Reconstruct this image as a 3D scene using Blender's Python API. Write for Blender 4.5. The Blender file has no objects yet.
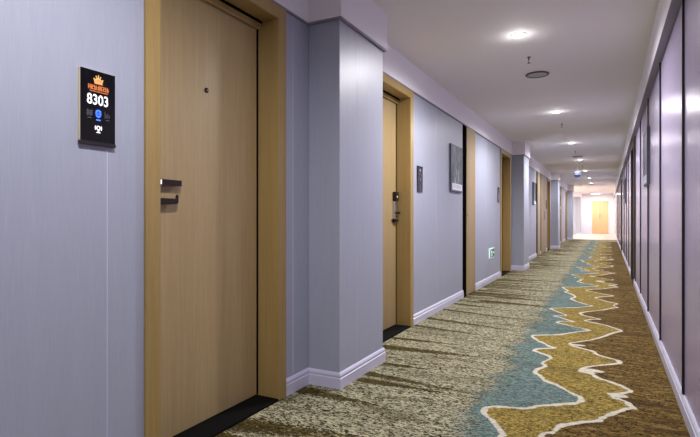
import bpy, bmesh, math, random
import numpy as np
from mathutils import Matrix, Vector
random.seed(4)
sc = bpy.context.scene
COL = sc.collection
PI = math.pi

# ------------------------------------------------------------------ materials
def mat(name, rgb, rough=.5, metal=0, emit=None, estr=0, spec=.5, coat=0):
    m = bpy.data.materials.new(name); m.use_nodes = True
    b = m.node_tree.nodes['Principled BSDF']
    b.inputs['Base Color'].default_value = (*rgb, 1)
    b.inputs['Roughness'].default_value = rough
    b.inputs['Metallic'].default_value = metal
    b.inputs['Specular IOR Level'].default_value = spec
    b.inputs['Coat Weight'].default_value = coat
    if emit:
        b.inputs['Emission Color'].default_value = (*emit, 1)
        b.inputs['Emission Strength'].default_value = estr
    return m

class NT:
    """small helper to write node graphs"""
    def __init__(s, m):
        s.t = m.node_tree; s.b = s.t.nodes['Principled BSDF']
    def n(s, typ, **kw):
        o = s.t.nodes.new(typ)
        for k, v in kw.items(): setattr(o, k, v)
        return o
    def l(s, a, b): s.t.links.new(a, b)
    def val(s, x, sock):
        if isinstance(x, (int, float)): sock.default_value = x
        elif isinstance(x, tuple): sock.default_value = x if len(x) != 3 or sock.type != 'RGBA' else (*x, 1)
        else: s.l(x, sock)
    def math(s, op, a, b=0, c=0, clamp=False):
        o = s.n('ShaderNodeMath', operation=op, use_clamp=clamp)
        s.val(a, o.inputs[0]); s.val(b, o.inputs[1]); s.val(c, o.inputs[2]); return o.outputs[0]
    def mix(s, f, a, b):
        o = s.n('ShaderNodeMix', data_type='RGBA')
        s.val(f, o.inputs[0]); s.val(a, o.inputs[6]); s.val(b, o.inputs[7]); return o.outputs[2]
    def obj(s, scale=(1, 1, 1)):
        tc = s.n('ShaderNodeTexCoord'); mp = s.n('ShaderNodeMapping')
        s.l(tc.outputs['Object'], mp.inputs[0]); mp.inputs['Scale'].default_value = scale
        return mp.outputs[0]
    def noise(s, vec, scale=1, detail=2, rough=.5):
        o = s.n('ShaderNodeTexNoise'); s.l(vec, o.inputs['Vector'])
        o.inputs['Scale'].default_value = scale; o.inputs['Detail'].default_value = detail
        o.inputs['Roughness'].default_value = rough; return o.outputs['Fac']
    def step(s, x, e0, e1):
        o = s.n('ShaderNodeMapRange', interpolation_type='SMOOTHSTEP'); s.val(x, o.inputs[0])
        o.inputs[1].default_value = e0; o.inputs[2].default_value = e1; return o.outputs[0]
    def attr(s, name):
        o = s.n('ShaderNodeAttribute'); o.attribute_name = name; return o.outputs['Fac']
    def bump(s, h, strength=.3, dist=.002):
        o = s.n('ShaderNodeBump'); o.inputs['Strength'].default_value = strength
        o.inputs['Distance'].default_value = dist; s.l(h, o.inputs['Height'])
        s.l(o.outputs[0], s.b.inputs['Normal'])
    def color(s, c): s.l(c, s.b.inputs['Base Color'])

def wallpaper(name, c0, c1, rough, bstr=.25):
    m = mat(name, c0, rough, spec=.6); g = NT(m)
    v = g.obj((1, 1, .035)); ns = g.noise(v, 260, 3, .6)
    v2 = g.obj((1, 1, .05)); n2 = g.noise(v2, 22, 2)
    f = g.math('ADD', g.math('MULTIPLY', ns, .7), g.math('MULTIPLY', n2, .3))
    g.color(g.mix(g.step(f, .3, .7), c0, c1)); g.bump(ns, bstr, .0015)
    return m
def wood(name, c0, c1, rough=.42):
    m = mat(name, c0, rough); g = NT(m)
    v = g.obj((1, 1, .03)); a = g.noise(v, 60, 4, .65)
    b = g.noise(g.obj((1, 1, .04)), 9, 2)
    fine = g.noise(g.obj((1, 1, .06)), 420, 2, .6)
    f = g.math('ADD', g.math('MULTIPLY', a, .45), g.math('ADD', g.math('MULTIPLY', b, .3), g.math('MULTIPLY', fine, .25)))
    g.color(g.mix(g.step(f, .33, .68), c0, c1)); g.bump(fine, .15, .0008)
    return m

M = {}
M['wall'] = wallpaper('lavender_grey_wallpaper', (.345, .37, .455), (.385, .41, .50), .42, .25)
M['panel'] = wallpaper('satin_mauve_wall_panel', (.39, .335, .50), (.44, .385, .56), .20, .45)
M['wood'] = wood('light_oak_veneer', (.33, .235, .112), (.41, .305, .15))
M['darkframe'] = wood('dark_walnut_frame', (.035, .022, .014), (.07, .045, .028), .3)
M['frame'] = wood('golden_oak_frame', (.31, .21, .07), (.40, .28, .105), .34)
M['trim'] = mat('white_lavender_skirting', (.60, .60, .74), .3)
M['ceil'] = mat('ceiling_paint', (.80, .785, .76), .75)
M['soffit'] = mat('soffit_paint', (.84, .83, .88), .6)
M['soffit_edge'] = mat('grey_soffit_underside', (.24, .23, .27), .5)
M['black'] = mat('black_threshold_stone', (.004, .004, .004), .8, spec=.1)
M['gap'] = mat('black_gap', (.003, .003, .003), .95, spec=0)
M['strip'] = mat('black_joint_strip', (.008, .008, .01), .4)
M['chrome'] = mat('brushed_chrome', (.62, .62, .66), .25, 1)
M['bronze'] = mat('dark_bronze_metal', (.03, .018, .014), .3, .6)
M['plate'] = mat('black_glass_sign_face', (.004, .004, .005), .12)
M['plate_edge'] = mat('cream_acrylic_edge', (.75, .66, .42), .3)
M['ledge'] = mat('gunmetal_ledge', (.07, .06, .065), .3, .8)
M['orange'] = mat('orange_print', (.75, .25, .08), .5, emit=(.9, .27, .06), estr=.12)
M['gold'] = mat('gold_print', (.8, .42, .14), .5, emit=(1, .5, .15), estr=.15)
M['white'] = mat('white_print', (.9, .92, .95), .4, emit=(.9, .95, 1), estr=.5)
M['greyprint'] = mat('pale_grey_print', (.30, .31, .34), .4)
M['dim'] = mat('unlit_grey_print', (.11, .11, .13), .4)
M['blue'] = mat('lit_blue_icon', (.06, .16, .6), .4, emit=(.035, .13, .85), estr=.8)
M['bluedark'] = mat('blue_icon_detail', (.02, .06, .3), .4, emit=(.02, .08, .5), estr=.5)
M['lamp'] = mat('lit_lamp_lens', (1, 1, 1), .4, emit=(1, .97, 1), estr=22)
M['lampring'] = mat('white_lamp_ring', (.8, .8, .8), .3)
M['grille'] = mat('grey_speaker_grille', (.42, .41, .42), .5)
M['darkring'] = mat('dark_speaker_rim', (.05, .045, .05), .4)
M['brass'] = mat('dark_sprinkler_metal', (.05, .04, .045), .35, .7)
M['white_pl'] = mat('white_plastic', (.8, .8, .82), .35)
M['glassblue'] = mat('dark_blue_dome_glass', (.03, .07, .22), .12, coat=1)
M['bluepl'] = mat('deep_blue_plastic', (.03, .08, .30), .3)
M['lobbywall'] = mat('warm_white_lobby_paint', (.86, .83, .80), .6)
M['coolpanel'] = mat('cool_white_wall_panel', (.74, .74, .84), .5)
M['orangewood'] = wood('honey_wood_door', (.66, .42, .20), (.74, .49, .26))
M['green'] = mat('green_exit_sign', (.008, .07, .035), .4, emit=(.008, .16, .07), estr=.12)
M['paleg'] = mat('pale_green_pictogram', (.70, .85, .78), .4, emit=(.75, 1, .88), estr=.3)
M['pframe'] = mat('dark_grey_picture_frame', (.05, .055, .075), .35)
M['glass'] = mat('window_glass', (.9, .95, 1), .02)
M['glass'].node_tree.nodes['Principled BSDF'].inputs['Transmission Weight'].default_value = 1
# painting: slate sky above a pale spreading tree / fountain of brush strokes
def painting_mat(name, dark, mid, pale):
    m = mat(name, dark, .45); g = NT(m)
    tc = g.n('ShaderNodeTexCoord'); sp = g.n('ShaderNodeSeparateXYZ'); g.l(tc.outputs['Object'], sp.inputs[0])
    y, z = sp.outputs[1], sp.outputs[2]
    n1 = g.noise(g.obj((1, 1, .22)), 26, 4, .6); n2 = g.noise(g.obj(), 9, 3)
    sky = g.mix(g.step(n2, .35, .65), dark, mid)
    ax = g.math('ABSOLUTE', g.math('SUBTRACT', y, .26))
    spread = g.math('SUBTRACT', g.math('MULTIPLY', g.math('SUBTRACT', .46, z), .55), ax)
    inside = g.step(spread, -.02, .06)
    fade = g.math('MULTIPLY', inside, g.step(z, .46, .30))
    col = g.mix(g.math('MULTIPLY', fade, g.step(n1, .45, .62)), sky, pale)
    g.color(col); return m
M['paint'] = painting_mat('slate_blue_painting', (.04, .055, .075), (.11, .145, .18), (.40, .43, .38))
M['paint2'] = painting_mat('dim_mauve_painting', (.06, .045, .085), (.13, .10, .16), (.2, .17, .22))
M['mount'] = mat('pale_picture_mount', (.72, .74, .80), .5)
M['mountprint'] = mat('grey_caption_print', (.35, .38, .44), .5)
# lobby tile
m = mat('blush_lobby_tile', (.62, .50, .42), .3); g = NT(m)
br = g.n('ShaderNodeTexBrick'); g.l(g.obj(), br.inputs['Vector']); br.offset = 0
br.inputs['Scale'].default_value = 1.25; br.inputs['Mortar Size'].default_value = .006
br.inputs['Color1'].default_value = (.62, .50, .42, 1); br.inputs['Color2'].default_value = (.67, .55, .47, 1)
br.inputs['Mortar'].default_value = (.35, .24, .2, 1); br.inputs['Row Height'].default_value = .5
g.color(br.outputs[0]); M['tile'] = m

# ------------------------------------------------------------------ mesh builder
class MB:
    def __init__(s): s.bm = bmesh.new(); s.mats = []; s.cur = 0
    def use(s, m):
        if m not in s.mats: s.mats.append(m)
        s.cur = s.mats.index(m); return s
    def _f(s, vs):
        f = s.bm.faces.new(vs); f.material_index = s.cur; return f
    def box(s, x0, x1, y0, y1, z0, z1):
        if x0 > x1: x0, x1 = x1, x0
        v = [s.bm.verts.new(p) for p in ((x0,y0,z0),(x1,y0,z0),(x1,y1,z0),(x0,y1,z0),(x0,y0,z1),(x1,y0,z1),(x1,y1,z1),(x0,y1,z1))]
        for q in ((3,2,1,0),(4,5,6,7),(0,1,5,4),(1,2,6,5),(2,3,7,6),(3,0,4,7)): s._f([v[i] for i in q])
        return s
    def prism(s, pts, o, U, V, N, depth):
        """polygon pts (u,v) in plane at o, extruded along N by depth"""
        o, U, V, N = map(Vector, (o, U, V, N))
        a = [s.bm.verts.new(o + U*p[0] + V*p[1]) for p in pts]
        b = [s.bm.verts.new(o + U*p[0] + V*p[1] + N*depth) for p in pts]
        s._f(a[::-1]); s._f(b)
        for i in range(len(a)):
            j = (i+1) % len(a); s._f([a[i], a[j], b[j], b[i]])
        return s
    def lathe(s, prof, o, axis=(0,0,1), seg=24, capped=True):
        """profile of (radius, distance along axis)"""
        q = Vector((0,0,1)).rotation_difference(Vector(axis)); o = Vector(o); rings = []
        for r, h in prof:
            if r < 1e-6: rings.append([s.bm.verts.new(o + q @ Vector((0,0,h)))])
            else: rings.append([s.bm.verts.new(o + q @ Vector((r*math.cos(2*PI*i/seg), r*math.sin(2*PI*i/seg), h))) for i in range(seg)])
        for a, b in zip(rings, rings[1:]):
            for i in range(seg):
                j = (i+1) % seg
                if len(a) == 1 and len(b) == 1: continue
                if len(a) == 1: s._f([a[0], b[i], b[j]])
                elif len(b) == 1: s._f([a[i], a[j], b[0]])
                else: s._f([a[i], a[j], b[j], b[i]])
        if capped:
            if len(rings[0]) > 2: s._f(rings[0][::-1])
            if len(rings[-1]) > 2: s._f(rings[-1])
        return s
    def tube(s, pts, r, seg=10):
        pts = [Vector(p) for p in pts]; rings = []
        for i, p in enumerate(pts):
            d = (pts[min(i+1, len(pts)-1)] - pts[max(i-1, 0)]).normalized()
            q = Vector((0,0,1)).rotation_difference(d)
            rr = r[i] if isinstance(r, (list, tuple)) else r
            rings.append([s.bm.verts.new(p + q @ Vector((rr*math.cos(2*PI*k/seg), rr*math.sin(2*PI*k/seg), 0))) for k in range(seg)])
        for a, b in zip(rings, rings[1:]):
            for i in range(seg): s._f([a[i], a[(i+1) % seg], b[(i+1) % seg], b[i]])
        s._f(rings[0][::-1]); s._f(rings[-1]); return s
    def build(s, name, material=None, parent=None, bevel=0, smooth=False, origin=None):
        bmesh.ops.recalc_face_normals(s.bm, faces=s.bm.faces)
        me = bpy.data.meshes.new(name)
        if origin: bmesh.ops.translate(s.bm, verts=s.bm.verts, vec=-Vector(origin))
        s.bm.to_mesh(me); s.bm.free()
        for mm in (s.mats or [M[material]]): me.materials.append(mm)
        if smooth:
            for p in me.polygons: p.use_smooth = True
            try: me.set_sharp_from_angle(angle=.6)
            except Exception: pass
        o = bpy.data.objects.new(name, me); COL.objects.link(o)
        if origin: o.location = origin
        if parent: o.parent = parent
        if bevel:
            b = o.modifiers.new('bevel', 'BEVEL'); b.width = bevel; b.segments = 2; b.limit_method = 'ANGLE'
        return o
def struct(o): o['kind'] = 'structure'; return o
def thing(name, label, cat, loc=(0,0,0), group=None):
    o = bpy.data.objects.new(name, None); COL.objects.link(o); o.location = loc
    o.empty_display_size = .1; o['label'] = label; o['category'] = cat
    if group: o['group'] = group
    return o
def clone(o, parent=None):
    c = o.copy(); COL.objects.link(c); c.parent = parent
    for ch in list(o.children): clone(ch, c)
    return c

# ------------------------------------------------------------------ dimensions (metres; the corridor runs along +Y)
XL, XR = -1.685, .365
FL, FR = -1.67, .35                # faces of casings and skirtings
ZT, ZTR, ZC = 2.27, 2.25, 2.53     # wall top left, wall top right, ceiling
PIER_X, P = -1.46, 7.55
YB = -4.5                          # corridor end behind the camera
YE, YL0, YL1 = 35.5, 25.96, 32.9
DOORS_L = [(1.505, 2.35, 'near'), (3.66, 4.50, 'far'), (9.10, 9.97, 'near'), (16.62, 17.46, 'near'), (24.15, 25.0, 'near')]
DOORS_R = [(8.95, 9.85, 'far'), (16.5, 17.4, 'far')]
PIERS = [(2.69, 3.354), (10.24, 10.9), (17.76, 18.42), (25.28, 25.94)]
HEAD = 2.186
SHAFTS = [(6.47, 7.14), (14.02, 14.72), (21.57, 22.27)]
CLOSETS = [(14.95, 16.1)]

# ------------------------------------------------------------------ shell
w = MB()
edges = [YB] + [e for d in DOORS_L for e in (d[0]-.02, d[1]+.02)] + [YL0]
for a, b in zip(edges[::2], edges[1::2]): w.box(-1.94, XL, a, b, 0, ZT)
for d in DOORS_L: w.box(-1.94, XL, d[0]-.02, d[1]+.02, HEAD+.02, ZT)
for k in range(len(DOORS_L)):
    d = DOORS_L[k]; w.box(-1.99, -1.94, d[0]-.1, d[1]+.1, 0, ZT)
w.box(-1.94, XL, YL1, YE, 0, ZT)
struct(w.build('wall_left', 'wall'))
for (a, b) in PIERS + [(32.92, 33.56)]:
    o = struct(MB().box(XL+.001, PIER_X, a, b, 0, ZT).build('wall_pier', 'wall', bevel=.003))
# fine vertical seams pressed into the wall covering
s_ = MB()
s_.box(XL, XL+.0012, 1.258, 1.2615, .1, 1.305)
for y in (.05, 2.515, 5.35, 7.9, 12.9, 13.6, 19.6, 20.4): s_.box(XL, XL+.0012, y, y+.0035, .1, ZT-.01)
s_.box(PIER_X, PIER_X+.0006, 2.93, 2.9335, .1, ZT-.01)
struct(s_.build('trim_1', 'trim'))

w = MB()
edges = [YB] + [e for d in DOORS_R for e in (d[0]-.02, d[1]+.02)] + [YE]
for a, b in zip(edges[::2], edges[1::2]): w.box(XR, .66, a, b, 0, ZTR)
for d in DOORS_R: w.box(XR, .66, d[0]-.02, d[1]+.02, HEAD+.02, ZTR)
for d in DOORS_R: w.box(.66, .7, d[0]-.1, d[1]+.1, 0, ZTR)
struct(w.build('wall_right', 'panel'))
s_ = MB(); y = 3.21 - 1.33*5
while y < YL0:
    if not any(d[0]-.12 < y < d[1]+.12 for d in DOORS_R): s_.box(XR-.012, XR, y-.009, y+.009, .098, ZTR)
    y += 1.33
struct(s_.build('trim_2', 'strip'))

struct(MB().box(-1.99, .7, YB-.12, YB, 0, ZC).build('wall_back', 'wall'))
# ceiling, soffits, little metal shadow line below the soffit
struct(MB().box(-4.9, .7, YB-.12, YE+.12, ZC, ZC+.1).build('ceiling', 'ceil'))
s_ = MB().box(-1.94, FL, YB, YL0, ZT, ZC)
for (a, b) in PIERS: s_.box(FL, PIER_X+.025, a-.025, b+.026, ZT, ZC)
s_.box(-1.94, FL, YL1, YE, ZT, ZC); s_.box(FL, PIER_X+.025, 32.895, 33.59, ZT, ZC)
struct(s_.build('trim_3', 'soffit'))
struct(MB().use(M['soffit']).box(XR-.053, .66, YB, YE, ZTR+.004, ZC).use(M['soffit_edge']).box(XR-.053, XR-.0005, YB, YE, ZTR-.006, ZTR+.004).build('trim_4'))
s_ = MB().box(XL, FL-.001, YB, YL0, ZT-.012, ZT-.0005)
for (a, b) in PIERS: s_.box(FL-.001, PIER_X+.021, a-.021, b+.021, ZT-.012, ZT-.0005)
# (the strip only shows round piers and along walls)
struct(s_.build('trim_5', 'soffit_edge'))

# skirting with stepped profile
PROF = [(0, 0), (.015, 0), (.015, .062), (.0105, .066), (.0105, .071), (.0135, .0745), (.0135, .083), (.008, .093), (.003, .098), (0, .098)]
def skirt_run(mb, path, out=1):
    """path of (x,y) points at the wall face; 'out' +1: room lies to the left of travel direction"""
    pts = [Vector((p[0], p[1])) for p in path]; nrm = []
    for i, p in enumerate(pts):
        ns = []
        for a, b in ((i-1, i), (i, i+1)):
            if a >= 0 and b < len(pts):
                d = (pts[b]-pts[a]).normalized(); ns.append(Vector((-d.y, d.x))*out)
        if len(ns) == 2:
            n = ns[0]+ns[1]; n = n / n.dot(ns[0])
        else: n = ns[0]
        nrm.append(n)
    rings = [[mb.bm.verts.new((p.x+n.x*t, p.y+n.y*t, z)) for t, z in PROF] for p, n in zip(pts, nrm)]
    for a, b in zip(rings, rings[1:]):
        for i in range(len(PROF)):
            j = (i+1) % len(PROF); mb._f([a[i], a[j], b[j], b[i]])
    mb._f(rings[0]); mb._f(rings[-1][::-1])
b = MB()
CW = .077                                                          # casing width
cuts = sorted([(d[0]-CW, d[1]+CW) for d in DOORS_L] + SHAFTS + CLOSETS)
segs = []; y = YB
for c in cuts: segs.append((y, c[0])); y = c[1]
segs.append((y, YL0))
for a, c in segs:
    if c - a < .01: continue
    path = [(XL, a)]
    for (p0, p1) in PIERS:
        if a < p0 and p0 < c:
            path += [(XL, p0), (PIER_X, p0), (PIER_X, p1)] + ([(XL, p1)] if p1 < c-.001 else [])
    if path[-1][0] == XL or path[-1][1] < c: path.append((XL, c))
    skirt_run(b, path, -1)
struct(b.build('baseboard_left', 'trim'))
b = MB(); y = YB
for d in DOORS_R + [(YE+.077, 0)]:
    skirt_run(b, [(XR, y), (XR, d[0]-CW)], 1); y = d[1]+CW
struct(b.build('baseboard_right', 'trim'))

# ------------------------------------------------------------------ doors
def door(idx, y0, y1, side, lock_side, full=True):
    sx = -1 if side == 'left' else 1
    f = abs(FL) if sx < 0 else FR; leaf = f + .148; wl = f + .015
    root = bpy.data.objects.new(f'door_{idx}', None); COL.objects.link(root)
    cy = (y0+y1)/2; root.location = (0, 0, 0); root['kind'] = 'structure'
    zt = ZT-.013 if sx < 0 else ZTR-.007
    c = MB()                                                       # casing on the wall face
    c.box(sx*wl, sx*f, y0-CW, y0-.004, 0, zt); c.box(sx*wl, sx*f, y1+.004, y1+CW, 0, zt)
    c.box(sx*wl, sx*f, y0-.004, y1+.004, HEAD+.004, zt)
    c.build('door_casing', 'frame' if sx < 0 else 'darkframe', root, bevel=.002)
    j = MB()                                                       # jamb lining
    dp = leaf+.06
    j.box(sx*(f+.003), sx*dp, y0-.018, y0, 0, HEAD); j.box(sx*(f+.003), sx*dp, y1, y1+.018, 0, HEAD)
    j.box(sx*(f+.003), sx*dp, y0-.018, y1+.018, HEAD, HEAD+.018)
    j.box(sx*(leaf-.022), sx*(leaf-.004), y0, y1, HEAD-.045, HEAD)   # head stop
    j.build('door_jamb', 'frame' if sx < 0 else 'darkframe', root, bevel=.0015)
    g_ = MB()                                                      # dark rebate gasket round the leaf
    g_.box(sx*(leaf+.012), sx*(leaf+.02), y0, y1, .02, HEAD)
    g_.box(sx*(leaf-.003), sx*(leaf+.03), y1-.011, y1-.0002, .02, HEAD-.003)
    g_.box(sx*(leaf-.034), sx*(leaf-.022), y0, y1, HEAD-.010, HEAD-.0005)
    g_.build('door_gasket', 'gap', root)
    MB().box(sx*(leaf), sx*(leaf+.011), y0+.007, y1-.013, .018, HEAD-.01).build('door_leaf', 'wood', root, bevel=.001)
    MB().box(sx*(f+.001), sx*(leaf+.055), y0, y1, 0, .012).build('threshold', 'black', root, bevel=.002)
    # lock
    ly, dr = (y0+.062, 1) if lock_side == 'near' else (y1-.06, -1)
    L = lambda d: sx*(leaf-d)
    if lock_side == 'near':
        lk = MB().box(L(0), L(.018), ly-.026, ly+.022, 1.0, 1.30).build('lock', 'bronze', root, bevel=.004)
        MB().box(L(.018), L(.026), ly-.02, ly+.02, 1.185, 1.225).box(L(.012), L(.030), ly+.0, ly+.168, 1.194, 1.222).build('card_reader', 'bronze', lk, bevel=.002)
        MB().box(L(.0302), L(.0312), ly+.041, ly+.047, 1.198, 1.219).build('indicator', 'white', lk)
        lv = MB().lathe([(.011, 0), (.011, .012)], (L(.018), ly, 1.12), (-sx, 0, 0), 16)
        lv.prism([(0, -.017), (.136, -.010), (.146, -.004), (.146, .034), (.140, .034), (.134, .016), (0, .016)], (L(.020), ly, 1.12), (0,1,0), (0,0,1), (-sx,0,0), .012)
        lv.build('lever', 'bronze', lk, bevel=.002)
    else:
        lk = MB().box(L(0), L(.028), ly-.036, ly+.036, 1.03, 1.20).build('lock', 'chrome', root, bevel=.006)
        MB().box(L(0), L(.034), ly-.038, ly+.038, 1.20, 1.29).box(L(0), L(.03), ly-.037, ly+.037, 1.0, 1.03).build('card_reader', 'bronze', lk, bevel=.005)
        MB().box(L(.0342), L(.0355), ly-.006, ly+.006, 1.235, 1.25).build('indicator', 'white', lk)
        lv = MB().lathe([(.012, 0), (.012, .04), (.009, .045)], (L(.018), ly, 1.09), (-sx, 0, 0), 16)
        lv.tube([(L(.055), ly, 1.09), (L(.058), ly-.02, 1.09), (L(.060), ly-.05, 1.089), (L(.058), ly-.075, 1.087)], [.011, .011, .012, .011])
        lv.build('lever', 'bronze', lk, smooth=True)
        MB().lathe([(.010, 0), (.010, .004)], (L(.028), ly, 1.055), (-sx, 0, 0), 16).build('keyhole', 'bronze', lk)
    pz = 1.695 if lock_side == 'near' else 1.62
    ph = MB().use(M['bronze']).lathe([(.013, 0), (.013, .004), (.010, .006), (.009, .004)], (L(0), cy, pz), (-sx, 0, 0), 20)
    ph.use(M['chrome']).lathe([(.005, .004), (.004, .0075), (0, .0085)], (L(0), cy, pz), (-sx, 0, 0), 12)
    ph.build('peephole', None, root, smooth=True)
    return root
n = 1
for d in DOORS_L: door(n, d[0], d[1], 'left', d[2]); n += 1
for d in DOORS_R: door(n, d[0], d[1], 'right', d[2]); n += 1

# shallow service-shaft doors, flush with the casings
for k, (a, b_) in enumerate(SHAFTS + CLOSETS):
    root = bpy.data.objects.new(f'door_{n}', None); COL.objects.link(root); root['kind'] = 'structure'; n += 1
    wide = (a, b_) in CLOSETS
    MB().box(XL, XL+.006, a, a+.16 if not wide else a+.05, 0, ZT-.013).build('shadow_gap', 'gap', root)
    if not wide:
        MB().box(XL, FL, a+.16, b_-.03, .012, ZT-.014).build('door_leaf', 'wood', root, bevel=.002)
        MB().box(XL, XL+.006, b_-.03, b_, 0, ZT-.013).build('shadow_gap', 'gap', root)
        MB().lathe([(.012, 0), (.012, .006), (.007, .008)], (FL, a+.2, 1.08), (1,0,0), 14).build('lock', 'chrome', root)
    else:
        h = (a+.05+b_)/2
        MB().box(XL, FL, a+.05, h-.004, .012, ZT-.014).build('door_leaf', 'wood', root, bevel=.002)
        MB().box(XL, FL, h+.004, b_, .012, ZT-.014).build('door_leaf', 'wood', root, bevel=.002)
        for q in (-.05, .05):
            MB().tube([(FL, h+q, .98), (FL+.035, h+q, .985), (FL+.035, h+q, 1.215), (FL, h+q, 1.22)], .006).build('door_handle', 'chrome', root, smooth=True)

# ------------------------------------------------------------------ carpet floor
A = [(-0.44, 2.458), (-0.482, 2.551), (-0.495, 2.566), (-0.538, 2.643), (-0.595, 2.708), (-0.601, 2.799), (-0.553, 2.834), (-0.488, 2.856), (-0.414, 2.869), (-0.374, 2.901), (-0.351, 2.949), (-0.287, 2.989), (-0.218, 3.05), (-0.162, 3.083), (-0.132, 3.148), (-0.142, 3.218), (-0.165, 3.224), (-0.185, 3.249), (-0.22, 3.287), (-0.257, 3.342), (-0.3, 3.385), (-0.366, 3.427), (-0.391, 3.511), (-0.44, 3.567), (-0.439, 3.652), (-0.407, 3.713), (-0.386, 3.779), (-0.425, 3.819), (-0.405, 3.902), (-0.369, 3.996), (-0.402, 4.055), (-0.462, 4.105), (-0.525, 4.157), (-0.491, 4.243), (-0.358, 4.325), (-0.417, 4.339), (-0.465, 4.426), (-0.519, 4.489), (-0.556, 4.559), (-0.607, 4.676), (-0.52, 4.742), (-0.398, 4.805), (-0.308, 4.938), (-0.201, 5.074), (-0.146, 5.139), (-0.191, 5.171), (-0.281, 5.23), (-0.377, 5.311), (-0.46, 5.357), (-0.421, 5.468), (-0.294, 5.474), (-0.362, 5.548), (-0.437, 5.659), (-0.515, 5.702), (-0.465, 5.764), (-0.378, 5.79), (-0.457, 5.918), (-0.528, 6.039), (-0.603, 6.159), (-0.498, 6.235), (-0.324, 6.361), (-0.15, 6.56), (-0.225, 6.628), (-0.325, 6.774), (-0.438, 7.014), (-0.369, 7.203), (-0.442, 7.444), (-0.553, 7.623), (-0.492, 7.729), (-0.615, 8.038), (-0.505, 8.025), (-0.343, 8.179), (-0.243, 8.436)]
B = [(-0.294, 2.533), (-0.265, 2.611), (-0.238, 2.612), (-0.22, 2.708), (-0.185, 2.754), (-0.121, 2.818), (-0.043, 2.872), (-0.031, 2.915), (-0.005, 2.971), (0.051, 3.065), (0.093, 3.131), (0.135, 3.161), (0.109, 3.187), (0.096, 3.243), (0.061, 3.272), (0.025, 3.279), (0.018, 3.341), (0.063, 3.378), (0.133, 3.456), (0.103, 3.488), (0.072, 3.543), (0.006, 3.598), (-0.064, 3.639), (-0.085, 3.709), (-0.169, 3.741), (-0.152, 3.844), (-0.09, 3.921), (0.006, 4.008), (0.083, 4.081), (0.063, 4.167), (-0.004, 4.2), (-0.075, 4.252), (-0.099, 4.347), (-0.174, 4.396), (-0.253, 4.449), (-0.292, 4.53), (-0.21, 4.629), (-0.109, 4.766), (-0.035, 4.925), (0.037, 5.116), (0.122, 5.254), (0.067, 5.328), (-0.02, 5.455), (-0.126, 5.529), (-0.222, 5.593), (-0.146, 5.688), (-0.06, 5.732), (-0.133, 5.815), (-0.233, 5.883), (-0.282, 6.002), (-0.192, 6.159), (-0.057, 6.309), (0.047, 6.516), (0.109, 6.584), (0.049, 6.708), (0.114, 6.873), (0.011, 6.956), (-0.085, 7.117), (-0.162, 7.255), (-0.047, 7.388), (0.077, 7.508), (-0.012, 7.607), (-0.152, 7.767), (-0.287, 7.879), (-0.129, 8.093), (0.019, 8.449), (0.104, 8.59)]
S= [(-1.682, 2.567, -1.126, 2.545, 7), (-1.448, 3.04, -0.804, 2.98, 4), (-1.397, 2.903, -0.864, 2.911, 5), (-1.403, 3.295, -1.077, 3.318, 3), (-1.586, 3.726, -0.853, 3.779, 6), (-1.65, 4.031, -0.998, 4.064, 3), (-1.685, 4.991, -0.682, 4.785, 4), (-1.718, 5.549, -0.615, 5.325, 4), (-1.651, 5.962, -1.09, 5.873, 2.5), (-1.655, 7.023, -0.738, 6.976, 2.5), (-1.651, 4.593, -0.894, 4.461, 3), (-1.58, 8.713, -0.976, 8.447, 1.5), (-1.712, 1.984, -0.988, 2.139, 9)]

TW_A, TW_B = .010, .010
def tile_curve(C, per=5.33, reps=4):
    i0 = next(i for i, p in enumerate(C) if p[1] >= 2.70)
    j0 = next(i for i, p in enumerate(C) if p[1] >= 8.03)
    unit = C[i0:j0]; out = []
    first = [(x, y-per) for x, y in unit]
    out += [p for p in [(x, y-per) for x, y in first] if 1]
    out += [p for p in first if p[1] < C[0][1]-.08]
    out += C[:i0]
    rr = random.Random(9)
    for r in range(reps):
        k = 1 if r == 0 else .9+.1*rr.random()
        out += [(x, y+per*r) for x, y in unit]
    return out
def smooth(C):
    o = [C[0]]
    for a, b in zip(C, C[1:]):
        o += [(a[0]*.78+b[0]*.22, a[1]*.78+b[1]*.22), (a[0]*.22+b[0]*.78, a[1]*.22+b[1]*.78)]
    return o
CA, CB = smooth(tile_curve(A)), smooth(tile_curve(B))
# streaks of darker yarn crossing the pale side: (x0, y0, x1, y1, half width, strength)
ST = []
for s in S:
    ST.append((s[0], s[1], s[2], s[3], {7: .05, 9: .085, 6: .06, 5: .042, 4: .04, 3: .032, 2.5: .05, 1.5: .05}[s[4]], 1.0 if s[4] != 9 else .9))
rr = random.Random(21)
y = 1.0
while y < 26:
    near = 1.9 < y < 6.2
    if not near or rr.random() < .35:
        x0 = -1.72 + (rr.random()*.5 if rr.random() < .4 else 0); ln = .4 + rr.random()*.75
        ST.append((x0, y, x0+ln, y-.08+rr.random()*.12, .025+rr.random()*.065 if not near else .012+.02*rr.random(), .8+.3*rr.random() if not near else .6))
    y += .06+rr.random()*.15
ys = [-4.5, -3.5, -2.5, -1.5, -.5, .5, 1.2]; 
while ys[-1] < YL0 - .06:
    yy = ys[-1]; ys.append(yy + (.011 if yy < 5 else .018 if yy < 9 else .04 if yy < 14 else .07))
ys[-1] = YL0
ys = np.array(ys); xs = np.linspace(FL-.0005, FR+.0005, 190)
X, Y = np.meshgrid(xs, ys); Xf, Yf = X.ravel(), Y.ravel()
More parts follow.
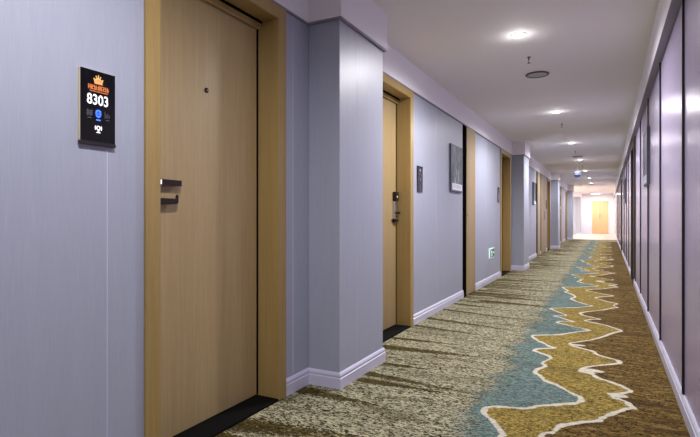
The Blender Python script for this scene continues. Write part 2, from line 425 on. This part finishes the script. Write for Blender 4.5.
def curve_fields(Cv, w0):
    C_ = np.array(Cv); dist = np.full(len(Xf), 9.); side = np.zeros(len(Xf), bool)
    rw = np.random.RandomState(3); wid = w0*(.55+1.1*rw.rand(len(C_)))
    for i in range(len(C_)-1):
        a, b = C_[i], C_[i+1]
        m_ = (Yf > min(a[1], b[1])-.45) & (Yf < max(a[1], b[1])+.45)
        px, py = Xf[m_]-a[0], Yf[m_]-a[1]; d = b-a; L2 = d@d+1e-9
        t = np.clip((px*d[0]+py*d[1])/L2, 0, 1)
        dd = np.hypot(px-t*d[0], py-t*d[1]) - (wid[i]*(1-t)+wid[i+1]*t)
        dist[m_] = np.minimum(dist[m_], dd)
        lo, hi = min(a[1], b[1]), max(a[1], b[1])
        if hi > lo:
            c_ = (Yf >= lo) & (Yf < hi)
            xc = a[0]+(Yf[c_]-a[1])/(b[1]-a[1])*(b[0]-a[0])
            side[c_] ^= (Xf[c_] > xc)
    dist = np.clip(dist, -.1, .6)
    return dist, np.where(side, 1., -1.)
dA, sA = curve_fields(CA, TW_A); dB, sB = curve_fields(CB, TW_B)
# broader pale bays in the second line, seen at its inner bends
for (px, py, rx, ry, rot) in [(.05, 3.34, .05, .035, 0), (-.10, 3.80, .07, .035, .5), (-.13, 3.74, .05, .02, .3), (-.22, 4.50, .055, .025, 0)]:
    for k in range(4):
        q = np.hypot((Xf-px)/rx, (Yf-py-5.33*k)/ry)-1
        dB = np.minimum(dB, q*.03)
strk = np.zeros(len(Xf))
for (x0, y0, x1, y1, hw, st) in ST:
    m_ = (Yf > min(y0, y1)-.2) & (Yf < max(y0, y1)+.2)
    px, py = Xf[m_]-x0, Yf[m_]-y0; dx, dy = x1-x0, y1-y0
    t = np.clip((px*dx+py*dy)/(dx*dx+dy*dy), 0, 1)
    h = hw*np.sin(np.clip(.12+.88*(1-t), 0, 1)*PI*.5)
    q = np.hypot(px-t*dx, py-t*dy)/h
    strk[m_] = np.maximum(strk[m_], st*np.clip(1.35-q*.7, 0, 1)*(1-.3*t))
nx, ny = len(xs), len(ys)
me = bpy.data.meshes.new('floor')
co = np.stack([Xf, Yf, np.zeros_like(Xf)], 1).astype(np.float32)
idx = np.arange(nx*ny).reshape(ny, nx)
F = np.stack([idx[:-1,:-1], idx[:-1,1:], idx[1:,1:], idx[1:,:-1]], -1).reshape(-1, 4)
me.vertices.add(len(co)); me.vertices.foreach_set('co', co.ravel())
me.loops.add(F.size); me.loops.foreach_set('vertex_index', F.ravel().astype(np.int32))
me.polygons.add(len(F)); me.polygons.foreach_set('loop_start', (np.arange(len(F))*4).astype(np.int32))
me.update(calc_edges=True)
for nm, arr in (('lineA', dA), ('sideA', dA.clip(0, 1)*sA), ('lineB', dB), ('sideB', dB.clip(0, 1)*sB), ('streak', strk)):
    at = me.attributes.new(nm, 'FLOAT', 'POINT'); at.data.foreach_set('value', arr.astype(np.float32))
fl = bpy.data.objects.new('floor', me); COL.objects.link(fl); struct(fl)
struct(MB().box(-1.99, .7, YB-.12, YL0-.001, -.1, -.003).build('light_leak_slab', 'gap'))  # unseen slab added under the carpet to stop sky light leaking in
m = mat('river_pattern_carpet', (.3, .27, .2), .95, spec=.15); g = NT(m)
pile = g.noise(g.obj((1, 1.5, 1)), 120, 3, .8)                     # tuft speckle
pile2 = g.noise(g.obj((.55, 1.5, 1)), 34, 3, .7)
band = g.noise(g.obj((.16, 1, 1)), 7.5, 3, .6)                     # long cross strokes
fineband = g.noise(g.obj((.22, 1, 1)), 26, 3, .65)
wob = g.noise(g.obj(), 30, 3, .6)
sA_, sB_ = g.attr('sideA'), g.attr('sideB')
dk = g.attr('streak')
# pale side: greige with dark specks and olive-brown streaks
vo = g.n('ShaderNodeTexVoronoi'); g.l(g.obj((.62, 1.35, 1)), vo.inputs['Vector']); vo.inputs['Scale'].default_value = 125
vs = g.n('ShaderNodeSeparateColor'); g.l(vo.outputs['Color'], vs.inputs[0])
sp = g.math('ADD', g.math('ADD', g.math('MULTIPLY', pile, .42), g.math('MULTIPLY', pile2, .36)), g.math('MULTIPLY', vs.outputs[0], .22))
greige = g.mix(g.step(sp, .435, .56), (.030, .027, .011), (.56, .53, .34))
greige = g.mix(g.math('MULTIPLY', g.step(fineband, .50, .72), .45), greige, (.16, .135, .08))
greige = g.mix(g.math('MULTIPLY', g.step(g.math('ADD', band, g.math('MULTIPLY', sp, -.25)), .42, .50), .6), greige, g.mix(g.step(sp, .42, .6), (.03, .022, .008), (.20, .165, .065)))
stf = g.step(g.math('ADD', g.math('MULTIPLY', dk, 1.2), g.math('MULTIPLY', g.math('SUBTRACT', sp, .5), -3.2)), .38, .66)
olive = g.mix(g.step(sp, .36, .62), (.010, .007, .0015), (.12, .088, .018))
pale = g.mix(stf, greige, olive)
# teal water
teal = g.mix(g.step(sp, .36, .62), (.045, .08, .073), (.22, .305, .27))
sepx = g.n('ShaderNodeSeparateXYZ'); g.l(g.obj(), sepx.inputs[0])
wobt = g.noise(g.obj((.4, 1, 1)), 3.2, 4, .65)
tb = g.math('ADD', sepx.outputs[0], g.math('ADD', g.math('MULTIPLY', g.math('SUBTRACT', wobt, .5), .42), g.math('MULTIPLY', g.math('SUBTRACT', sp, .5), .55)))
tm = g.math('MULTIPLY', g.step(tb, -.70, -.56), g.step(sA_, -.46, -.30))
near_line = g.step(g.math('ADD', sA_, g.math('MULTIPLY', g.math('SUBTRACT', sp, .5), .1)), -.075, -.04)
left = g.mix(g.math('MAXIMUM', tm, near_line), pale, teal)
# gold bed
gold = g.mix(g.step(sp, .39, .61), (.08, .052, .007), (.49, .36, .09))
gold = g.mix(g.math('MULTIPLY', g.step(band, .5, .66), .5), gold, g.mix(g.step(sp, .36, .6), (.07, .055, .010), (.28, .225, .05)))
# brown bank
brown = g.mix(g.step(sp, .41, .60), (.010, .006, .001), (.25, .15, .03))
brown = g.mix(g.math('MULTIPLY', g.step(fineband, .48, .66), .65), brown, g.mix(g.step(sp, .4, .6), (.12, .075, .02), (.40, .28, .10)))
brown = g.mix(g.math('MULTIPLY', g.step(band, .52, .64), .75), brown, g.mix(sp, (.02, .010, .004), (.10, .055, .015)))
jit = g.math('MULTIPLY', g.math('SUBTRACT', wob, .5), .022)
rightmask = g.step(g.math('ADD', sB_, jit), -.002, .002)
goldmask = g.step(g.math('ADD', sA_, jit), -.002, .002)
col = g.mix(goldmask, left, gold)
col = g.mix(rightmask, col, brown)
lineA = g.step(g.math('ADD', g.attr('lineA'), g.math('MULTIPLY', g.math('SUBTRACT', wob, .5), .02)), .006, -.001)
lineB = g.step(g.math('ADD', g.attr('lineB'), g.math('MULTIPLY', g.math('SUBTRACT', wob, .5), .02)), .006, -.001)
lm = g.math('MAXIMUM', lineA, lineB)
lm.node.inputs[2].default_value = 0
cream = g.mix(g.step(sp, .34, .6), (.48, .45, .34), (.76, .72, .58))
drift = g.noise(g.obj((.22, 1, 1)), 4.2, 4, .7)
col = g.mix(g.math('MULTIPLY', g.step(drift, .50, .66), .55), col, g.mix(.45, (.05, .038, .015), col))
col = g.mix(lm, col, cream)
g.color(col); g.bump(sp, 1, .008)
me.materials.append(m)

# ------------------------------------------------------------------ lobby at the far end
struct(MB().box(-4.9, .66, YL0, YE+.12, -.1, -.0005).build('floor_lobby', 'tile'))
struct(MB().box(-4.9, -1.94, YL0-.12, YL0, 0, ZC).build('wall_lobby_near', 'lobbywall'))
struct(MB().box(-4.9, -1.94, YL1, YL1+.12, 0, ZC).build('wall_lobby_far', 'lobbywall'))
w = MB()
w.box(-4.9, -4.78, YL0, 27.2, 0, ZC); w.box(-4.9, -4.78, 31.6, YL1, 0, ZC)
w.box(-4.9, -4.78, 27.2, 31.6, 0, .5); w.box(-4.9, -4.78, 27.2, 31.6, 2.35, ZC)
struct(w.build('wall_lobby_side', 'lobbywall'))
wr = bpy.data.objects.new('window_1', None); COL.objects.link(wr); wr['kind'] = 'structure'
f_ = MB()
for a in (27.2, 28.66, 30.1, 31.55): f_.box(-4.87, -4.81, a, a+.05, .5, 2.35)
f_.box(-4.87, -4.81, 27.2, 31.6, .5, .55).box(-4.87, -4.81, 27.2, 31.6, 2.3, 2.35)
f_.build('window_frame', 'white_pl', wr)
for a in (27.25, 28.71, 30.15): MB().box(-4.845, -4.835, a, a+1.41, .55, 2.3).build('pane', 'glass', wr)
w = MB().use(M['lobbywall']).box(-1.94, .66, YE, YE+.12, 0, ZC)
struct(w.build('wall_end'))
struct(MB().box(-1.50, -.96, YE-.03, YE-.0005, .0, 2.08).build('trim_6', 'coolpanel', bevel=.004))
er = bpy.data.objects.new(f'door_{n}', None); COL.objects.link(er); er['kind'] = 'structure'; n += 1
MB().box(-.90, -.44, YE-.045, YE-.001, .01, 2.07).build('door_leaf', 'orangewood', er, bevel=.003)
MB().box(-.432, .02, YE-.045, YE-.001, .01, 2.07).build('door_leaf', 'orangewood', er, bevel=.003)
MB().box(-.94, -.905, YE-.055, YE-.001, 0, 2.11).box(.025, .06, YE-.055, YE-.001, 0, 2.11).box(-.905, .025, YE-.055, YE-.001, 2.075, 2.11).build('door_frame', 'lobbywall', er)
for q in (-.48, -.39): MB().tube([(q, YE-.045, .98), (q, YE-.08, .985), (q, YE-.08, 1.195), (q, YE-.045, 1.20)], .007).build('door_handle', 'chrome', er)
b = MB(); skirt_run(b, [(XL+.001, 32.92), (PIER_X, 32.92), (PIER_X, 33.56)], -1); struct(b.build('baseboard_end', 'trim'))

# ------------------------------------------------------------------ sign plates
def disc(cx, cy, r, n_=16, a0=0): return [(cx+r*math.cos(a0+2*PI*i/n_), cy+r*math.sin(a0+2*PI*i/n_)) for i in range(n_)]
def sect(cx, cy, r0, r1, a, b, n_=10):
    return [(cx+r1*math.cos(a+(b-a)*i/n_), cy+r1*math.sin(a+(b-a)*i/n_)) for i in range(n_+1)] + \
           [(cx+r0*math.cos(b-(b-a)*i/n_), cy+r0*math.sin(b-(b-a)*i/n_)) for i in range(n_+1)]
def rect(x0, x1, y0, y1): return [(x0, y0), (x1, y0), (x1, y1), (x0, y1)]
def glyphs(mb_add, x0, x1, y0, y1, count, seed):
    """square brush-like signs: a few crossing strokes each"""
    r = random.Random(seed); cw = (x1-x0)/count
    for i in range(count):
        a = x0+cw*i+cw*.08; b = x0+cw*(i+1)-cw*.08; t = (y1-y0)*.13
        for q in r.sample([.04, .3, .55, .82], 3): mb_add(rect(a, b, y0+(y1-y0)*q, y0+(y1-y0)*q+t))
        for q in r.sample([.08, .32, .5, .7, .88], 2): mb_add(rect(a+(b-a)*q-t*.5, a+(b-a)*q+t*.5, y0, y1))
def sign_plate(y_c, label, number=None, group=None, sx=1, bright=True):
    """wall sign: local u along +Y, v along +Z, on the left wall"""
    HW, z0, z1 = .0705, 1.327, 1.587
    root = thing('room_sign', label, 'sign', (XL, y_c, z0), group)
    U, V, N = (0,1,0), (0,0,1), (1,0,0)
    O = (.0132, 0, -z0)                                            # v given as absolute height
    MB().box(.0, .011, -HW-.001, HW+.001, 0, z1-z0+.001).build('backing', 'plate_edge', root, bevel=.001)
    MB().box(.011, .0131, -HW, HW, 0, z1-z0).build('face', 'plate', root)
    MB().box(.0, .016, -HW-.002, HW+.002, -.014, -.0005).build('ledge', 'ledge', root, bevel=.002)
    def layer(name, mt, polys, lift=0):
        k = MB()
        for p in polys: k.prism(p, (O[0]+lift, 0, O[2]), U, V, N, .0006)
        return k.build(name, mt, root)
    # crown
    cr = [(-.017, 1.538), (.017, 1.538), (.022, 1.555), (.018, 1.562), (.012, 1.558), (.010, 1.568), (.004, 1.566), (0, 1.574), (-.004, 1.566), (-.010, 1.568), (-.012, 1.558), (-.018, 1.562), (-.022, 1.555)]
    cr = [(x*.84, 1.541+(z-1.541)*.84) for x, z in cr]
    if bright:
        cw_ = layer('crown_emblem', 'gold', [cr] + [disc(x*.84, 1.541+(z-1.541)*.84, .0028, 10) for x, z in ((-.021, 1.560), (0, 1.5755), (.021, 1.560), (-.0105, 1.571), (.0105, 1.571))])
        layer('crown_detail', 'orange', [sect(0, 1.548, .004, .007, .2, PI-.2), sect(-.011, 1.547, .002, .004, 0, PI), sect(.011, 1.547, .002, .004, 0, PI), rect(-.017, .017, 1.539, 1.5415)], .0007)
        rows = []; glyphs(rows.append, -.042, .044, 1.5165, 1.534, 7, 5)
        small = []; glyphs(small.append, -.036, .040, 1.5085, 1.5135, 14, 8)
        layer('lettering', 'orange', rows + small)
    if number:
        cu = bpy.data.curves.new('number', 'FONT'); cu.body = number; cu.size = .052; cu.offset = .0006
        cu.align_x = 'CENTER'; cu.extrude = .0003; cu.space_character = 1.0
        tmp = bpy.data.objects.new('tmp', cu); COL.objects.link(tmp)
        dg = bpy.context.evaluated_depsgraph_get(); me_ = bpy.data.meshes.new_from_object(tmp.evaluated_get(dg))
        bpy.data.objects.remove(tmp)
        me_.transform(Matrix(((0,0,1,.0136), (1,0,0,-.002), (0,1,0,1.463-z0), (0,0,0,1))) @ Matrix.Diagonal((.86, 1.02, 1, 1)))
        me_.materials.append(M['white']); no = bpy.data.objects.new('number', me_); COL.objects.link(no); no.parent = root
    # icon row
    zc = 1.430
    layer('left_icon', 'dim', [rect(-.046+.006*i, -.043+.006*i, zc-.012+.002*(i % 2), zc+.012-.003*i % .004) for i in range(4)] + [rect(-.048, -.024, zc-.004, zc), rect(-.044, -.028, zc-.020, zc-.017)])
    sh = [(-.010, zc+.013), (0, zc+.016), (.010, zc+.013), (.012, zc), (.009, zc-.010), (0, zc-.015), (-.009, zc-.010), (-.012, zc)]
    layer('lit_shield_icon', 'blue' if bright else 'dim', [sh, rect(-.009, .009, zc-.025, zc-.020)])
    if bright: layer('shield_detail', 'bluedark', [sect(0, zc+.001, .005, .008, .3, 2*PI-.3, 14), rect(-.002, .002, zc-.006, zc+.008)], .0007)
    layer('right_icon', 'dim', [rect(.026, .028, zc-.012, zc+.012), rect(.032, .034, zc-.010, zc+.004), rect(.038, .040, zc-.011, zc+.008), rect(.044, .046, zc-.010, zc+.002), rect(.030, .044, zc-.019, zc-.0165)])
    # bell
    zb = 1.378
    layer('bell_icon', 'white', [sect(0, zb, .0048, .0085, 0, 2*PI-.001, 24), sect(0, zb, .0118, .0145, PI*.8, PI*1.2), sect(0, zb, .0118, .0145, -PI*.2, PI*.2), rect(-.003, .003, zb-.013, zb-.0085), rect(-.008, .008, zb-.018, zb-.015)])
    return root
G = 'black room signs on the left wall'
sign_plate(1.2145, 'black glass room sign reading 8303 with orange crown, left of the nearest door', '8303')
def small_sign(y_c, label):
    z0, z1, HW = 1.30, 1.56, .078
    root = thing('room_sign', label, 'sign', (XL, y_c, z0), G)
    MB().box(0, .010, -HW, HW, 0, z1-z0).build('face', 'plate', root, bevel=.001)
    def layer(name, mt, polys):
        k = MB()
        for p in polys: k.prism(p, (.0102, 0, -z0), (0,1,0), (0,0,1), (1,0,0), .0006)
        return k.build(name, mt, root)
    layer('emblem', 'greyprint', [[(-.012, 1.512), (.012, 1.512), (.02, 1.53), (.008, 1.526), (0, 1.54), (-.008, 1.526), (-.02, 1.53)], rect(-.018, .018, 1.506, 1.510)])
    rows = []; glyphs(rows.append, -.05, .05, 1.455, 1.49, 4, 12); layer('number', 'dim', rows)
    layer('shield_icon', 'dim', [[(-.015, 1.44), (.015, 1.44), (.015, 1.42), (0, 1.405), (-.015, 1.42)]])
    layer('bell_icon', 'dim', [sect(0, 1.355, .009, .014, 0, 2*PI-.001, 20), rect(-.012, .012, 1.325, 1.330)])
    return root
small_sign(4.785, 'black room sign on the lavender wall just beyond the second door')
small_sign(8.86, 'black room sign just before the third recessed door, far beyond the first painting')
small_sign(16.40, 'distant black room sign before the third pier')

# ------------------------------------------------------------------ paintings
def painting(loc, label, sx, pm, grp, ft=.035):
    root = thing('painting', label, 'painting', loc, grp); W, H = .51, .57
    X = lambda v: sx*v
    def bx(mb, x0, x1, a, b_, c, d): return mb.box(X(x0), X(x1), a, b_, c, d)
    fr = MB()
    for q in ((0, W, 0, .018), (0, W, H-.018, H), (0, .018, .018, H-.018), (W-.018, W, .018, H-.018)): bx(fr, 0, ft, *q)
    fr.build('frame', 'pframe', root, bevel=.002)
    cv = bx(MB(), .004, .022, .018, W-.018, .018, H-.018).build('canvas', pm, root)
    mt = bx(MB(), .022, .026, .05, W-.02, .02, .10).build('caption_strip', 'mount', root)
    k = MB(); r = random.Random(3)
    for row, zz in enumerate((.075, .055)):
        yy = .08
        while yy < W-.08:
            l_ = .02+r.random()*.05; bx(k, .026, .0265, yy, min(yy+l_, W-.06), zz, zz+.008); yy += l_+.015
    k.build('caption', 'mountprint', mt)
    return root
PG = 'paintings along the left wall'
painting((XL, 5.855, 1.36), 'square dark slate painting with pale strip, nearest one on left wall', 1, 'paint', PG, .024)
painting((XL, 13.24, 1.357), 'square dark slate painting on the left wall between second and third piers', 1, 'paint', PG)
painting((XL, 20.78, 1.357), 'farthest small dark painting on the left wall beyond the third pier', 1, 'paint', PG)
PR = 'paintings along the right wall'
painting((XR, 5.70, 1.375), 'dim mauve painting seen edge-on, nearest one on right panelled wall', -1, 'paint2', PR, .027)
painting((XR, 13.25, 1.375), 'dim mauve painting seen edge-on, farther one on right panelled wall', -1, 'paint2', PR, .027)

# ------------------------------------------------------------------ exit sign low on the wall
root = thing('exit_sign', 'small green and white running man exit sign low on left wall', 'exit sign', (XL, 8.09, .39))
MB().box(0, .014, 0, .35, 0, .155).build('housing', 'paleg', root, bevel=.002)
MB().box(.014, .0155, .010, .340, .010, .145).build('panel', 'green', root)
U, V, N = (0,1,0), (0,0,1), (1,0,0)
def shape(name, polys):
    for p in polys: MB().prism([(u*.84, v*.84) for u, v in p], (.0155, 0, 0), U, V, N, .001).build(name, 'paleg', root)
shape('head', [disc(.195, .152, .014, 14)])
shape('running_figure', [[(.168, .134), (.205, .132), (.212, .122), (.242, .108), (.235, .096), (.203, .106), (.200, .088), (.225, .057), (.250, .050), (.245, .036), (.212, .040), (.186, .078), (.160, .045), (.120, .022), (.110, .034), (.142, .054), (.162, .092), (.165, .112), (.135, .103), (.116, .118), (.124, .128)]])
shape('arrow', [[(.30, .085), (.345, .085), (.345, .062), (.39, .096), (.345, .130), (.345, .107), (.30, .107)]])
shape('doorway_outline', [[(.03, .02), (.038, .02), (.038, .157), (.088, .157), (.088, .02), (.096, .02), (.096, .165), (.03, .165)]])

# ------------------------------------------------------------------ ceiling fittings
lamp = thing('downlight', '', 'downlight', (-.66, 0, ZC), 'round recessed downlights')
MB().lathe([(.062, 0), (.062, -.004), (.052, -.007), (.048, -.003)], (0,0,0), seg=32, capped=False).build('trim_ring', 'lampring', lamp, smooth=True)
MB().lathe([(0, -.004), (.040, -.0045), (.048, -.003)], (0,0,0), seg=32, capped=False).build('lens', 'lamp', lamp, smooth=True)
LY = [.88, 4.24, 7.58, 10.9, 14.22, 17.62, 20.98, 24.2]
LAB = ['bright round downlight nearest the camera, above the first door',
       'bright round downlight nearest in view, before the first grey ceiling speaker',
       'second bright round downlight in view, just beyond the first grey ceiling speaker',
       'third bright round downlight in view, near the second pier',
       'fourth bright round downlight, just beyond the second ceiling speaker and above the hanging dome camera',
       'fifth downlight in view, right of the hanging dome camera',
       'sixth downlight in view, the next one beyond the hanging dome camera',
       'seventh small downlight, farthest one before the bright lobby']
def spot(x, y, e, col=(1, .97, 1), size=172):
    l = bpy.data.lights.new('downlight_beam', 'SPOT'); l.energy = e; l.color = col
    l.spot_size = math.radians(size); l.spot_blend = .7; l.shadow_soft_size = .045
    o = bpy.data.objects.new('downlight_beam', l); COL.objects.link(o); o.location = (x, y, ZC-.03)
    l = bpy.data.lights.new('added_soffit_glow', 'POINT'); l.energy = e*.005; l.color = col; l.shadow_soft_size = .04  # second point light hung below each lens, added to brighten ceiling and soffit
    o = bpy.data.objects.new('added_soffit_glow', l); COL.objects.link(o); o.location = (x, y, ZC-.085)
EN = 105
for i, y in enumerate(LY):
    if i == 0: continue
    c = lamp if i == 1 else clone(lamp)
    c.location = (-.645, y, ZC); c['label'] = LAB[i]
for y in [-2.5] + LY: spot(-.645, y, EN if y > 1 else EN*.6)

sp_ = thing('ceiling_speaker', '', 'speaker', (-.65, 5.49, ZC), 'round ceiling speakers')
MB().lathe([(.112, 0), (.118, -.004), (.114, -.012), (.100, -.014), (.098, -.006)], (0,0,0), seg=40, capped=False).build('rim', 'darkring', sp_, smooth=True)
gr = MB().lathe([(0, -.010), (.06, -.010), (.099, -.0085)], (0,0,0), seg=40, capped=False)
gr.build('grille', 'grille', sp_, smooth=True)
sp_['label'] = 'largest round grey ceiling speaker with dark rim, nearest in view'
for y, lb in ((13.4, 'round grey ceiling speaker just before the fourth downlight in view'), (25.3, 'farthest round ceiling speaker by the lobby')):
    c = clone(sp_); c.location = (-.66, y, ZC); c['label'] = lb

sk = thing('sprinkler', '', 'sprinkler', (-.65, 4.87, ZC), 'pendant sprinklers')
MB().lathe([(.017, 0), (.017, -.003), (.008, -.008)], (0,0,0), seg=20).build('escutcheon', 'brass', sk, smooth=True)
k = MB().lathe([(.006, -.006), (.006, -.03)], (0,0,0), seg=12)
k.tube([(0, .004, -.03), (0, .011, -.04), (0, .004, -.054)], .002, 6).tube([(0, -.004, -.03), (0, -.011, -.04), (0, -.004, -.054)], .002, 6)
k.build('frame', 'brass', sk)
MB().lathe([(.003, -.03), (.003, -.055)], (0,0,0), seg=8).build('bulb', 'orange', sk)
MB().lathe([(.014, -.054), (.015, -.056), (.003, -.060)], (0,0,0), seg=16).build('deflector', 'brass', sk, smooth=True)
sk['label'] = 'dark pendant sprinkler head between nearest downlight and nearest ceiling speaker'
for y, lb in ((8.6, 'dark pendant sprinkler head just beyond the second downlight in view'), (12.3, 'small dark pendant sprinkler head just before the second ceiling speaker'),
              (15.95, 'tiny pendant sprinkler head beyond the hanging dome camera'), (19.6, 'farthest tiny pendant sprinkler head, between the last downlights')):
    c = clone(sk); c.location = (-.65, y, ZC); c['label'] = lb

cam_t = thing('hanging_camera', 'white and blue dome camera hanging on stem from ceiling mid-corridor', 'camera', (-.745, 15.1, ZC))
MB().lathe([(.05, 0), (.05, -.012), (.02, -.02)], (0,0,0), seg=24).build('ceiling_plate', 'white_pl', cam_t, smooth=True)
MB().lathe([(.013, -.015), (.013, -.21)], (0,0,0), seg=14).build('stem', 'white_pl', cam_t, smooth=True)
hs = MB().lathe([(.02, -.195), (.055, -.205), (.088, -.235), (.098, -.275), (.098, -.305), (.090, -.312)], (0,0,0), seg=32)
hs.build('housing', 'white_pl', cam_t, smooth=True)
MB().lathe([(.099, -.268), (.101, -.272), (.101, -.288), (.099, -.292)], (0,0,0), seg=32, capped=False).build('collar', 'bluepl', cam_t, smooth=True)
MB().lathe([(.082, -.312), (.080, -.345), (.060, -.378), (.03, -.395), (0, -.40)], (0,0,0), seg=32, capped=False).build('dome', 'glassblue', cam_t, smooth=True)
for a in range(6):
    t = a*PI/3+.3; MB().lathe([(0, 0), (.008, .002), (.008, .010)], (.094*math.cos(t), .094*math.sin(t), -.252), (math.cos(t), math.sin(t), .3), 10).build('led', 'bluepl', cam_t)

# invented lobby ceiling lamps, added to brighten the far end
lp = thing('added_lobby_lamp', 'added warm ceiling lamp, out of view in the lobby side bay, nearer to the corridor', 'ceiling lamp', (-3.1, 27.8, ZC), 'added lobby ceiling lamps')
MB().lathe([(.30, 0), (.30, -.05), (.28, -.06)], (0,0,0), seg=32, capped=False).build('added_lamp_body', 'lampring', lp, smooth=True)
M['fill_lens'] = mat('added_lamp_diffuser', (1, .9, .75), .5, emit=(1, .92, .82), estr=2)
MB().lathe([(.28, -.06), (.18, -.08), (0, -.085)], (0,0,0), seg=32, capped=False).build('added_lamp_shade', 'fill_lens', lp, smooth=True)
c = clone(lp); c.location = (-3.1, 31.0, ZC); c['label'] = 'added warm ceiling lamp, out of view in the lobby side bay, by its far wall'
c = clone(lp); c.location = (-.66, 34.1, ZC); c['label'] = 'added warm ceiling lamp right before the orange end doors'
def area(loc, e, s, col, rot=(0,0,0)):
    l = bpy.data.lights.new('added_lobby_fill', 'AREA'); l.shape = 'DISK'; l.size = s; l.energy = e; l.color = col
    o = bpy.data.objects.new('added_lobby_fill', l); COL.objects.link(o); o.location = loc; o.rotation_euler = rot
for p, e in (((-3.1, 27.8, ZC-.1), 95), ((-3.1, 31.0, ZC-.1), 85), ((-.66, 34.1, ZC-.1), 46)): area(p, e, .5, (1, .93, .86))  # fill light of the added lobby lamps
# daylight through the lobby window
wl = bpy.data.worlds.new('World'); sc.world = wl; wl.use_nodes = True
bg = wl.node_tree.nodes['Background']; bg.inputs[0].default_value = (.85, .92, 1, 1); bg.inputs[1].default_value = 1.0

# ------------------------------------------------------------------ camera
cd = bpy.data.cameras.new('camera'); cd.sensor_width = 36; cd.lens = 36*500/700; cd.shift_y = -1.5/700; cd.clip_start = .02
cam = bpy.data.objects.new('camera', cd); COL.objects.link(cam)
cam.location = (0, 0, 1.05); cam.rotation_euler = (PI/2, 0, math.radians(27.29))
sc.camera = cam
sc.view_settings.view_transform = 'Standard'; sc.view_settings.look = 'None'
sc.view_settings.gamma = 1; sc.view_settings.use_curve_mapping = False
sc.view_settings.exposure = .84
